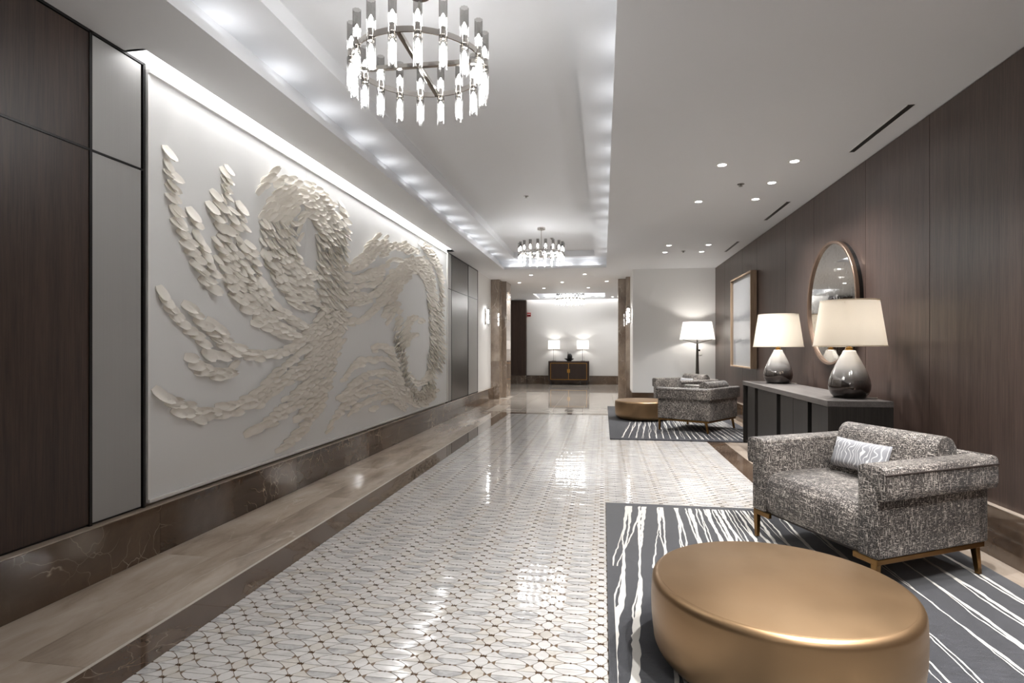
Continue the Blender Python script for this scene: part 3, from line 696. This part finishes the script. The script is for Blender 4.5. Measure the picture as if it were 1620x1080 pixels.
# ------------------------------------------------------------------ rugs
def rug(loc, w, l, label, seed, mode):
    t = thing('area_rug', label, 'rug', loc)
    box('pile', 0, w, 0, l, 0, .012, M['rug'], t, bevel=.004, seg=2, smooth=60)
    rr = random.Random(seed)
    zi = [0]
    def strand(x0, x1, y0, y1, wd, ph, amp, sgn):
        zi[0] += 1; zz = .0128 + .00003 * zi[0]
        L = []; R = []; n = int((y1 - y0) / .035); jit = 0
        for i in range(n + 1):
            f = i / n; y = y0 + (y1 - y0) * f
            jit = jit * .75 + rr.gauss(0, .0022)
            x = x0 + (x1 - x0) * f + sgn * amp * (.5 + .5 * math.sin(ph + y * 5.1 + 1.3 * math.sin(y * 2.3 + ph))) + jit
            q = wd * (.75 + .5 * rr.random()) * (1.0 + .5 * math.sin(y * 3.1 + ph * 2))
            L.append((max(.03, min(w - .03, x - q / 2)), y, zz)); R.append((max(.032, min(w - .028, x + q / 2)), y, zz))
        return L + R, [(i, n + 1 + i, n + 2 + i, i + 1) for i in range(n)]
    lines = []
    if mode == 0:
        far = [.17, .27, .40, .52, .60, .67, .73, .78, .83, .88, .93, .98, 1.03, 1.09, 1.2, 1.34, 1.48, 1.62, 1.76, 1.9]
        for xf in far:
            xn = xf + (-.30 + .22 * xf) * (l / 3.3) * (1 if xf < .95 else .4) + rr.gauss(0, .02)
            lines.append((xn, xf))
    else:
        for i in range(22):
            u = i / 21; xf = .30 + 1.6 * u; xn = (.16 + .09 * i if i < 9 else .97 + .075 * (i - 9)) ; lines.append((xn, xf * .7 + .42))
    for xn, xf in lines:
        mb = MB(); ph = rr.uniform(0, 6)
        y0 = .09 + rr.uniform(0, .04); y1 = l - .085
        thick = .020 if mode == 0 and xf < .55 else .013 if mode == 0 else .009
        v, f = strand(xn, xf, y0, y1, thick, ph, .012, 1); mb.add(v, f)
        v, f = strand(xn, xf, y0, y1, thick * .6, ph + .6, .018, -1); mb.add(v, f)
        if mode == 0 and xf < .8:
            v, f = strand(xn + rr.uniform(.1, .16), xf, l - 1.3, y1, .012, ph, .006, 1); mb.add(v, f)
        mb.build('woven_line', M['rugline'], t)
    return t
rug((.022, .2, 0), 2.043, 4.258, 'slate grey rug with white branching lines under the near table and armchair', 2, 0)
rug((.09, 7.61, 0), 2.0, 4.28, 'slate grey rug with white lines under the far seating group', 9, 1)

# ------------------------------------------------------------------ drum tables
def drum(loc, label):
    t = thing('drum_table', label, 'coffee table', loc)
    R = .462; pr = []
    pr += [(.30, 0), (.345, .003)]
    for i in range(9): a = -PI / 2 + PI / 2 * i / 8; pr.append((.345 + .108 * math.cos(a), .085 + .082 * math.sin(a)))
    pr += [(.460, .15), (R, .22), (.459, .283)]
    for i in range(1, 7): a = PI / 2 * i / 6; pr.append((.459 - .026 + .026 * math.cos(a), .283 + .03 * math.sin(a)))
    MB().lathe(pr, 72, cap=False).build('drum', M['brass'], t, smooth=60)
    MB().lathe([(.434, .309), (.434, .3132), (.43, .3142)], 72).build('table_top', M['brass'], t, smooth=30)
    return t
drum((.648, 2.27, .0154), 'large round brass drum table in the near foreground')
drum((.66, 9.83, .0154), 'round brass drum table beside the far armchairs')

# ------------------------------------------------------------------ armchairs
def smoothprofile(pts, n=5):
    out = []; m = len(pts)
    for i in range(m):
        for k_ in range(n):
            q = [pts[(i + d) % m] + (0,) for d in (-1, 0, 1, 2)]; t = k_ / n
            out.append(tuple(0.5 * (2 * q[1][j] + (q[2][j] - q[0][j]) * t + (2 * q[0][j] - 5 * q[1][j] + 4 * q[2][j] - q[3][j]) * t * t + (3 * q[1][j] - q[0][j] - 3 * q[2][j] + q[3][j]) * t ** 3) for j in (0, 1)))
    return out
def lift(mb):
    mb.v = [(x, y, z + max(0, (y + .43)) * .0 * min(1, max(0, (z - .3) / .15))) for x, y, z in mb.v]; return mb
def make_chair(loc, rz, label):
    t = thing('armchair', label, 'armchair', loc, rz); m = M['tweed']
    sb = MB().prism([(-.40, .175), (-.415, .22), (-.418, .31), (-.405, .37), (-.37, .405), (-.30, .42), (-.1, .422), (.2, .41), (.2, .175)], -.342, .342, 'x')
    sb.build('seat_cushion', m, t, smooth=35, bevel=.006, seg=2)
    bc = MB().prism([(.10, .395), (.15, .55), (.175, .63), (.195, .675), (.23, .705), (.275, .712), (.32, .695), (.355, .65), (.36, .60), (.36, .395)], -.322, .342, 'x')
    bc.build('back_cushion', m, t, smooth=40, bevel=.012, seg=2)
    for s_ in (-1, 1):
        xa, xb = sorted((s_ * .342, s_ * .462))
        lift(MB().box(xa, xb, -.425, .42, .172, .592)).build('arm', m, t, smooth=40, bevel=.014, seg=3)
        # rolled lip overhanging the outer side
        xi, xo = s_ * .352, s_ * .507
        ar = MB().prism([(xi, .585), (xi, .610), (s_ * .38, .622), (s_ * .47, .622), (s_ * .497, .612), (xo, .585), (xo, .49), (s_ * .498, .462), (s_ * .455, .458), (s_ * .45, .52)], -.427, .43, 'y'); lift(ar).build('arm_roll', m, t, smooth=40, bevel=.006, seg=2)
        lift(MB().tube([(s_ * .507, -.43, .588), (s_ * .508, .43, .588)], .0045, 6)).build('piping', M['piping'], t, smooth=60)
    MB().box(-.462, .462, .335, .415, .172, .61).build('back_panel', m, t, smooth=40, bevel=.012, seg=2)
    MB().box(-.50, .50, .385, .455, .46, .628).build('back_roll', m, t, smooth=40, bevel=.026, seg=3)
    fr = MB(); 
    fr.box(-.455, -.31, -.42, -.395, .142, .172).box(.31, .455, -.42, -.395, .142, .172).box(-.455, -.43, -.42, .40, .145, .172).box(.43, .455, -.42, .40, .145, .172).box(-.455, .455, .375, .40, .145, .172)
    fr.build('base_frame', M['bronze'], t, bevel=.003, seg=1)
    MB().box(-.43, .43, -.36, .375, .150, .176).build('seat_base', M['piping'], t)
    for sx in (-1, 1):
        for sy in (-1, 1):
            x, y = sx * .435, (-.405 if sy < 0 else .35); dx, dy = 0, (0 if sy < 0 else .03); h = .017
            top = [(x - h, y - h, .146), (x + h, y - h, .146), (x + h, y + h, .146), (x - h, y + h, .146)]; h = .012
            bot = [(x + dx - h, y + dy - h, .0), (x + dx + h, y + dy - h, 0), (x + dx + h, y + dy + h, 0), (x + dx - h, y + dy + h, 0)]
            MB().add(bot + top, [(3, 2, 1, 0), (4, 5, 6, 7), (0, 1, 5, 4), (1, 2, 6, 5), (2, 3, 7, 6), (3, 0, 4, 7)]).build('leg', M['bronze'], t, bevel=.002, seg=1)
    for c_ in t.children:
        for v_ in c_.data.vertices: v_.co.x = v_.co.x * 1.02 - .12 * v_.co.y; v_.co.y = v_.co.y * .95 - .01
    return t
ZR = .0154
ch = make_chair((1.478, 3.585, ZR), math.radians(-68), 'large grey tweed armchair in the right foreground')
cB = copy_tree(ch); cB.scale = (.94, .94, 1); cB.location = (1.39, 8.71, ZR); cB.rotation_euler.z = math.radians(-126); cB['label'] = 'grey tweed armchair on the far rug seen from behind'
cC = copy_tree(ch); cC.location = (1.5, 10.95, ZR); cC.rotation_euler.z = math.radians(-66); cC['label'] = 'farthest grey tweed armchair, standing before the floor lamp'
def pillow(base, local, label, rx=-.5, rz=0.25, sc=1.0):
    n = 12; mb = MB(); w, h, d = .20, .092, .045
    top = []; 
    for sgn in (1, -1):
        for j in range(n + 1):
            for i in range(n + 1):
                u, v = i / n * 2 - 1, j / n * 2 - 1
                e = (1 - u ** 4) * (1 - v ** 4); k_ = 1 - .06 * (1 - u * u) * (abs(v) > .99) - .0
                top.append((u * w * (1 - .05 * (1 - v * v) * 0), sgn * d * max(0, e) ** .55, v * h * (1 - .06 * (1 - u * u) * abs(v))))
    N2 = (n + 1) ** 2; f = []
    for s_ in (0, 1):
        for j in range(n):
            for i in range(n):
                q = (s_ * N2 + j * (n + 1) + i, s_ * N2 + j * (n + 1) + i + 1, s_ * N2 + (j + 1) * (n + 1) + i + 1, s_ * N2 + (j + 1) * (n + 1) + i); f.append(q if s_ == 0 else q[::-1])
    mb.add(top, f)
    me = mb.mesh('lumbar_pillow', M['pillow']); bm = bmesh.new(); bm.from_mesh(me); bmesh.ops.remove_doubles(bm, verts=bm.verts, dist=.0005); bmesh.ops.recalc_face_normals(bm, faces=bm.faces); bm.to_mesh(me); bm.free()
    for p in me.polygons: p.use_smooth = True
    Mw = Matrix.Translation(base.location) @ Matrix.Rotation(base.rotation_euler.z, 4, 'Z') @ Matrix.Translation(local) @ Matrix.Rotation(rz, 4, 'Z') @ Matrix.Rotation(rx, 4, 'X')
    o = link('lumbar_pillow', me); o.matrix_world = Mw; return tag(o, label, 'pillow')
pillow(ch, (-.08, .07, .542), 'light grey lumbar pillow with wavy white lines on the near armchair', -.32, 0)
pillow(cC, (-.08, .07, .542), 'light grey lumbar pillow on the farthest armchair', -.32, 0)
pillow(cB, (.0, .07, .542), 'light grey lumbar pillow on the far armchair seen from behind', -.32, 0)

# ------------------------------------------------------------------ console and table lamps
CX0, CX1, CY0, CY1, CZ = 1.652, 2.105, 4.56, 7.17, .81
t = thing('console_cabinet', 'long black oak console under the round mirror', 'console', ((CX0 + CX1) / 2, (CY0 + CY1) / 2, 0))
ox, oy = t.location.x, t.location.y
def cbox(name, x0, x1, y0, y1, z0, z1, m, **kw): return MB().box(x0 - ox, x1 - ox, y0 - oy, y1 - oy, z0, z1).build(name, m, t, **kw)
cbox('top_slab', CX0, CX1, CY0, CY1, CZ - .045, CZ, M['ebonylit'], bevel=.002, seg=1)
cbox('carcass', CX0 + .05, CX1 - .005, CY0 + .02, CY1 - .02, .075, CZ - .045, M['black'])
cbox('end_panel', CX0 + .004, CX1 - .002, CY0, CY0 + .02, .072, CZ - .045, M['ebony']); cbox('end_panel', CX0 + .004, CX1 - .002, CY1 - .02, CY1, .072, CZ - .045, M['ebony'])
for a, b in ((4.581, 4.92), (5.01, 5.372), (5.376, 5.74), (5.86, 6.54), (6.66, 6.97)): cbox('door', CX0 + .012, CX0 + .05, a, b, .078, CZ - .05, M['ebony'], bevel=.002, seg=1)
for a in (CY0 + .08, CY1 - .16): cbox('plinth', CX0 + .06, CX1 - .05, a, a + .08, 0, .075, M['black'])
def table_lamp(loc, label):
    t = thing('table_lamp', label, 'table lamp', loc)
    pr = [(.085, 0), (.11, .004), (.132, .03), (.146, .065), (.150, .10), (.143, .145), (.123, .205), (.098, .262), (.072, .315), (.052, .352), (.045, .372), (.038, .376)]
    pr2 = []
    for (a, b) in zip(pr, pr[1:]):
        pr2 += [a, ((a[0] + b[0]) / 2, (a[1] + b[1]) / 2)]
    MB().lathe(pr2 + [pr[-1]], 40).build('glass_base', M['ombre'], t, smooth=80)
    MB().lathe([(.024, .376), (.026, .38), (.026, .398), (.012, .402), (.008, .58)], 16).build('neck', M['gold'], t, smooth=40)
    MB().lathe([(.258, .408), (.206, .768)], 48, cap=False).build('lamp_shade', M['shade'], t, smooth=60)
    MB().lathe([(.26, .406), (.2605, .414), (.2575, .414), (.2565, .406), (.26, .406)], 48, cap=False).build('shade_rim', M['shade'], t); MB().lathe([(.208, .762), (.2072, .77), (.2045, .77), (.205, .762), (.208, .762)], 48, cap=False).build('shade_rim', M['shade'], t)
    MB().lathe([(.004, .50), (.02, .51), (.03, .55), (.026, .58), (.008, .60)], 14).build('bulb', M['lens'], t, smooth=60)
    for a in (0, 2 * PI / 3, 4 * PI / 3): MB().tube([(.008 * math.cos(a), .008 * math.sin(a), .605), (.21 * math.cos(a), .21 * math.sin(a), .745)], .002, 5).build('spider_arm', M['gold'], t)
    light('lamp_glow', 'POINT', (0, 0, .56), E_SHADE, t, (1, .93, .84), shadow_soft_size=.04)
    MB().tube([(.10, -.06, .012), (.14, -.08, .008), (.17, -.07, .006), (.19, -.03, .004)], .003, 5).build('cord', M['cord'], t)
    return t
table_lamp((1.93, 4.88, CZ), 'nearer table lamp with smoky ombre glass base on the black console')
table_lamp((1.93, 6.74, CZ), 'farther table lamp with smoky ombre glass base on the black console')

# ------------------------------------------------------------------ mirror, picture
t = thing('round_mirror', 'round antiqued mirror with bronze frame on the wood wall', 'mirror', (2.25, 5.99, 1.64))
def ring_x(prof, n=72):
    mb = MB(); v = []; f = []
    for r, x in prof:
        for k_ in range(n): a = 2 * PI * k_ / n; v.append((x, r * math.cos(a), r * math.sin(a)))
    m_ = len(prof)
    for i in range(m_ - 1):
        for k_ in range(n): f.append((i * n + k_, i * n + (k_ + 1) % n, (i + 1) * n + (k_ + 1) % n, (i + 1) * n + k_))
    return mb.add(v, f)
ring_x([(.575, -.045), (.578, -.066), (.598, -.07), (.603, -.064), (.603, -.035), (.575, -.035), (.575, -.045)]).build('frame', M['mframe'], t, smooth=30)
ring_x([(.596, -.035), (.596, 0), (.54, 0)]).build('backing', M['black'], t)
mb = MB(); mb.add([(-.048, .5765 * math.cos(2 * PI * k_ / 72), .5765 * math.sin(2 * PI * k_ / 72)) for k_ in range(72)], [tuple(range(72))]); mb.build('mirror_glass', M['mirror'], t)
t = thing('framed_picture', 'pale abstract landscape print in a deep oak frame on the wood wall', 'picture', (2.25, 9.535, 1.628))
hy, hz = .675, .73
for a, b, c_, d in ((-hy, hy, hz - .022, hz), (-hy, hy, -hz, -hz + .022), (-hy, -hy + .022, -hz + .022, hz - .022), (hy - .022, hy, -hz + .022, hz - .022)):
    MB().box(-.098, -.008, a, b, c_, d).build('frame_bar', M['oak'], t, bevel=.001, seg=1)
MB().box(-.055, -.050, -hy + .022, hy - .022, -hz + .022, hz - .022).build('mount', M['mat'], t)
MB().box(-.057, -.055, -hy + .05, hy - .05, -hz + .06, hz - .06).build('print', M['print'], t)
MB().box(-.0725, -.0705, -hy + .022, hy - .022, -hz + .022, hz - .022).build('glass', M['pane'], t)
MB().box(-.012, 0, -hy + .015, hy - .015, -hz + .015, hz - .015).build('backing', M['black'], t)

# ------------------------------------------------------------------ floor lamp, thermostat
t = thing('floor_lamp', 'tall floor lamp with white tapered shade in the alcove corner', 'floor lamp', (1.83, 11.62, .0))
MB().lathe([(.15, 0), (.15, .012), (.14, .018), (.05, .022)], 32).build('base', M['gunmetal'], t, smooth=40)
MB().lathe([(.046, .02), (.040, .3), (.034, .7), (.024, 1.1), (.016, 1.34), (.015, 1.36)], 20).build('pole', M['gunmetal'], t, smooth=50)
for a in (.35, .35 + 2 * PI / 3, .35 + 4 * PI / 3): MB().tube([(0, 0, 1.3), (.18 * math.cos(a), .18 * math.sin(a), 1.345), (.325 * math.cos(a), .325 * math.sin(a), 1.375)], [.011, .008, .006], 6).build('shade_arm', M['gunmetal'], t)
MB().lathe([(.335, 1.375), (.272, 1.72)], 48, cap=False).build('lamp_shade', M['shadew'], t, smooth=60)
MB().lathe([(.004, 1.46), (.03, 1.48), (.036, 1.53), (.012, 1.58)], 12).build('bulb', M['lens'], t, smooth=60)
light('lamp_glow', 'POINT', (0, 0, 1.53), E_SHADE * 6, t, (1, .95, .88), shadow_soft_size=.05)
t = thing('thermostat', 'small white thermostat with dark display on the alcove wall', 'thermostat', (1.945, 12.05, 1.13))
MB().box(-.042, .042, -.02, 0, -.065, .065).build('case', M['offwhite'], t, bevel=.004); MB().box(-.03, .006, -.0225, -.02, .015, .052).build('display', M['black'], t)

# ------------------------------------------------------------------ far room furniture
t = thing('brass_trim_cabinet', 'dark wood cabinet with brass trim against the far white wall', 'cabinet', (-1.12, 19.0, 0))
hw, hd, ht = .668, .20, .78
MB().box(-hw, hw, -hd, hd, .11, ht).build('body', M['wenge'], t, bevel=.002, seg=1)
for s_ in (-1, 1):
    x0, x1 = sorted((s_ * .012, s_ * .575)); d = MB().box(x0, x1, -hd - .012, -hd, .185, ht - .075); dd = d.build('door', M['wenge'], t)
    for k_ in range(14):
        q = x0 + (x1 - x0) * (k_ + .5) / 14; MB().box(q - .014, q + .014, -hd - .017, -hd - .012, .195, ht - .085).build('slat', M['wenge'], dd)
for a, b, c_, d in ((-.60, .60, ht - .075, ht - .058), (-.60, .60, .168, .185), (-.60, -.583, .185, ht - .075), (.583, .60, .185, ht - .075)): MB().box(a, b, -hd - .013, -hd, c_, d).build('brass_band', M['gold'], t)
MB().box(-.009, .009, -hd - .019, -hd - .012, .185, ht - .075).build('brass_band', M['gold'], t); MB().box(-.047, .047, -hd - .03, -hd - .019, .40, .52).build('latch', M['gold'], t, bevel=.003)
for sx in (-1, 1):
    for sy in (-1, 1): MB().box(sx * .6 - .022, sx * .6 + .022, sy * .16 - .022, sy * .16 + .022, 0, .11).build('leg', M['wenge'], t)
def far_lamp(x, label):
    t = thing('console_lamp', label, 'table lamp', (x, 19.0, .78))
    MB().box(-.07, .07, -.05, .05, 0, .012).build('base', M['gunmetal'], t); MB().tube([(-.012, 0, .012), (-.012, 0, .45)], .006, 8).build('rod', M['gunmetal'], t); MB().tube([(.05, 0, .012), (.05, 0, .42)], .003, 6).build('pull_rod', M['chrome'], t)
    MB().lathe([(.19, .40), (.188, .69)], 40, cap=False).build('lamp_shade', M['shadew'], t, smooth=60)
    MB().lathe([(.004, .5), (.025, .51), (.03, .55), (.01, .59)], 10).build('bulb', M['lens'], t, smooth=60)
    light('lamp_glow', 'POINT', (0, 0, .55), E_SHADE * 2.8, t, (1, .97, .93), shadow_soft_size=.04)
far_lamp(-1.62, 'white drum lamp on the left end of the far cabinet'); far_lamp(-.66, 'white drum lamp on the right end of the far cabinet')
t = thing('black_bowl', 'wide black bowl in the middle of the far cabinet', 'bowl', (-1.11, 18.95, .78))
MB().lathe([(.07, 0), (.075, .015), (.11, .04), (.165, .082), (.165, .092), (.15, .088), (.1, .052), (.0, .045)], 36).build('bowl_body', M['ceramic'], t, smooth=50)
t = thing('black_sculpture', 'rounded black sculpture with a thin spike sitting in the bowl', 'sculpture', (-1.09, 18.95, .83))
MB().lathe([(.05, 0), (.075, .02), (.088, .06), (.085, .12), (.07, .17), (.045, .20), (.01, .208)], 24).build('stone', M['ceramic'], t, smooth=60)
MB().tube([(-.055, 0, .06), (-.07, 0, .16), (-.062, 0, .265)], [.012, .01, .004], 6).build('spike', M['ceramic'], t)
t = thing('fire_alarm', 'small red fire alarm strobe with a white band on the far wall', 'alarm', (-2.49, 19.24, 2.35))
MB().box(-.065, .065, -.04, 0, -.065, .065).build('case', M['red'], t, bevel=.006); MB().box(-.055, .055, -.05, -.04, .0, .028).build('strobe', M['offwhite'], t, bevel=.003); MB().box(-.052, .052, -.044, -.04, -.058, -.012).build('horn_grille', M['darkred'], t)
